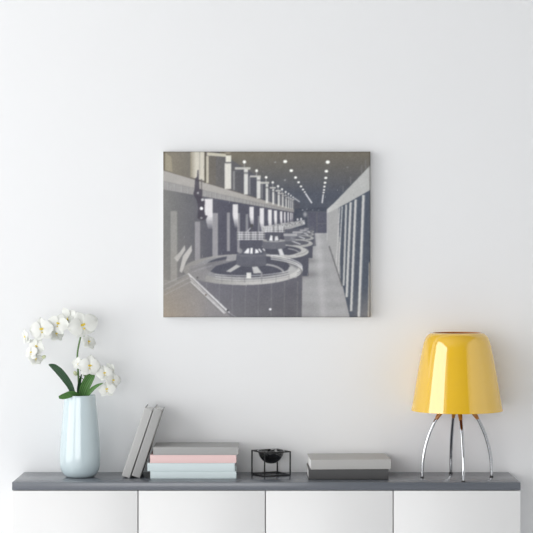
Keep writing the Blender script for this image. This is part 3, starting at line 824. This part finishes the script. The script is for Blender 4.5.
ca_.data.foreach_set('color', np.concatenate([cl_.reshape(-1, 3), np.ones((len(verts), 1))], 1).ravel())
mp = bpy.data.materials.new('printed_canvas'); mp.use_nodes = True
nt = mp.node_tree; bs = nt.nodes['Principled BSDF']; bs.inputs['Roughness'].default_value = .8; bs.inputs['Specular IOR Level'].default_value = .15
at = nt.nodes.new('ShaderNodeVertexColor'); at.layer_name = 'ink'
vm = nt.nodes.new('ShaderNodeVectorMath'); vm.operation = 'SCALE'; vm.inputs['Scale'].default_value = INK_GAIN
nt.links.new(at.outputs['Color'], vm.inputs[0]); nt.links.new(vm.outputs[0], bs.inputs['Base Color'])
me.materials.append(mp)
pf = bpy.data.objects.new('printed_face', me); COL.objects.link(pf); pf.parent = canvas
pf['label'] = 'grey photograph of round machines in a long hall with two rows of ceiling lights'
bm = bmesh.new()
a0, a1, c0, c1 = gx[0], gx[-1], gz[-1], gz[0]; yf, yb = (CF - oy) + rr_, 0.0
ringf = [(a0, c0), (a1, c0), (a1, c1), (a0, c1)]
Fv = [bm.verts.new((x, yf, z)) for x, z in ringf]; Bv = [bm.verts.new((x, yb, z)) for x, z in ringf]
wi = .02
Iv = [bm.verts.new((x + (wi if x == a0 else -wi), yb, z + (wi if z == c0 else -wi))) for x, z in ringf]
for i in range(4):
    j = (i + 1) % 4
    bm.faces.new((Fv[i], Fv[j], Bv[j], Bv[i])); bm.faces.new((Bv[i], Bv[j], Iv[j], Iv[i]))
link('canvas_edge', bm, M['canvas'], canvas, smooth=False)
bm = bmesh.new()
for lo, hi in (((a0 + .003, yf + .003, c0 + .003), (a1 - .003, yb - .002, c0 + .04)), ((a0 + .003, yf + .003, c1 - .04), (a1 - .003, yb - .002, c1 - .003)),
               ((a0 + .003, yf + .003, c0 + .04), (a0 + .04, yb - .002, c1 - .04)), ((a1 - .04, yf + .003, c0 + .04), (a1 - .003, yb - .002, c1 - .04))):
    add_box(bm, lo, hi)
link('stretcher_frame', bm, M['wood'], canvas, smooth=False)

# ================================================================ light
def area(name, loc, rot, sx, sy, power, color=(1, 1, 1)):
    l = bpy.data.lights.new(name, 'AREA'); l.shape = 'RECTANGLE'; l.size = sx; l.size_y = sy; l.energy = power; l.color = color
    o = bpy.data.objects.new(name, l); COL.objects.link(o); o.location = loc; o.rotation_euler = rot; return o
# daylight entering by the tall window of the left wall
for sx, (y0, y1, z0, z1), p in ((-1, LWIN, LEFT_W), (1, RWIN, RIGHT_W)):
    area('window_daylight', (sx * (RX + .03), (y0 + y1) / 2, (z0 + z1) / 2), (0, R(90) * sx, 0), z1 - z0 - .12, y1 - y0 - .12, p, (1, .995, .985))
area('window_daylight', ((FILL_OPEN[0] + FILL_OPEN[1]) / 2, RY - .03, (FILL_OPEN[2] + FILL_OPEN[3]) / 2), (R(90), 0, 0), FILL_OPEN[1] - FILL_OPEN[0] - .12, FILL_OPEN[3] - FILL_OPEN[2] - .12, FRONT_W, (1, 1, 1))  # added fill light in the front opening, lifts the wall near the sideboard
w = bpy.data.worlds.new('daylight'); scene.world = w; w.use_nodes = True
bg = w.node_tree.nodes['Background']; bg.inputs['Color'].default_value = (.97, .985, 1, 1); bg.inputs['Strength'].default_value = WORLD

# ================================================================ camera
cam = bpy.data.cameras.new('camera'); cam.sensor_width = 36; cam.sensor_fit = 'HORIZONTAL'; cam.lens = F / 533 * 36; cam.clip_start = .05
co = bpy.data.objects.new('camera', cam); COL.objects.link(co); co.location = (0, -CAM_D, HC); co.rotation_euler = (R(90), 0, 0)
scene.camera = co
vs = scene.view_settings
scene.display_settings.display_device = 'sRGB'
vs.view_transform = 'Standard'; vs.look = 'None'; vs.gamma = 1.0; vs.exposure = EXPOSURE; vs.use_curve_mapping = False
scene.cycles.use_denoising = True
scene.cycles.max_bounces = 10; scene.cycles.diffuse_bounces = 6; scene.cycles.glossy_bounces = 6
scene.cycles.sample_clamp_indirect = 6.0; scene.cycles.caustics_reflective = False; scene.cycles.caustics_refractive = False
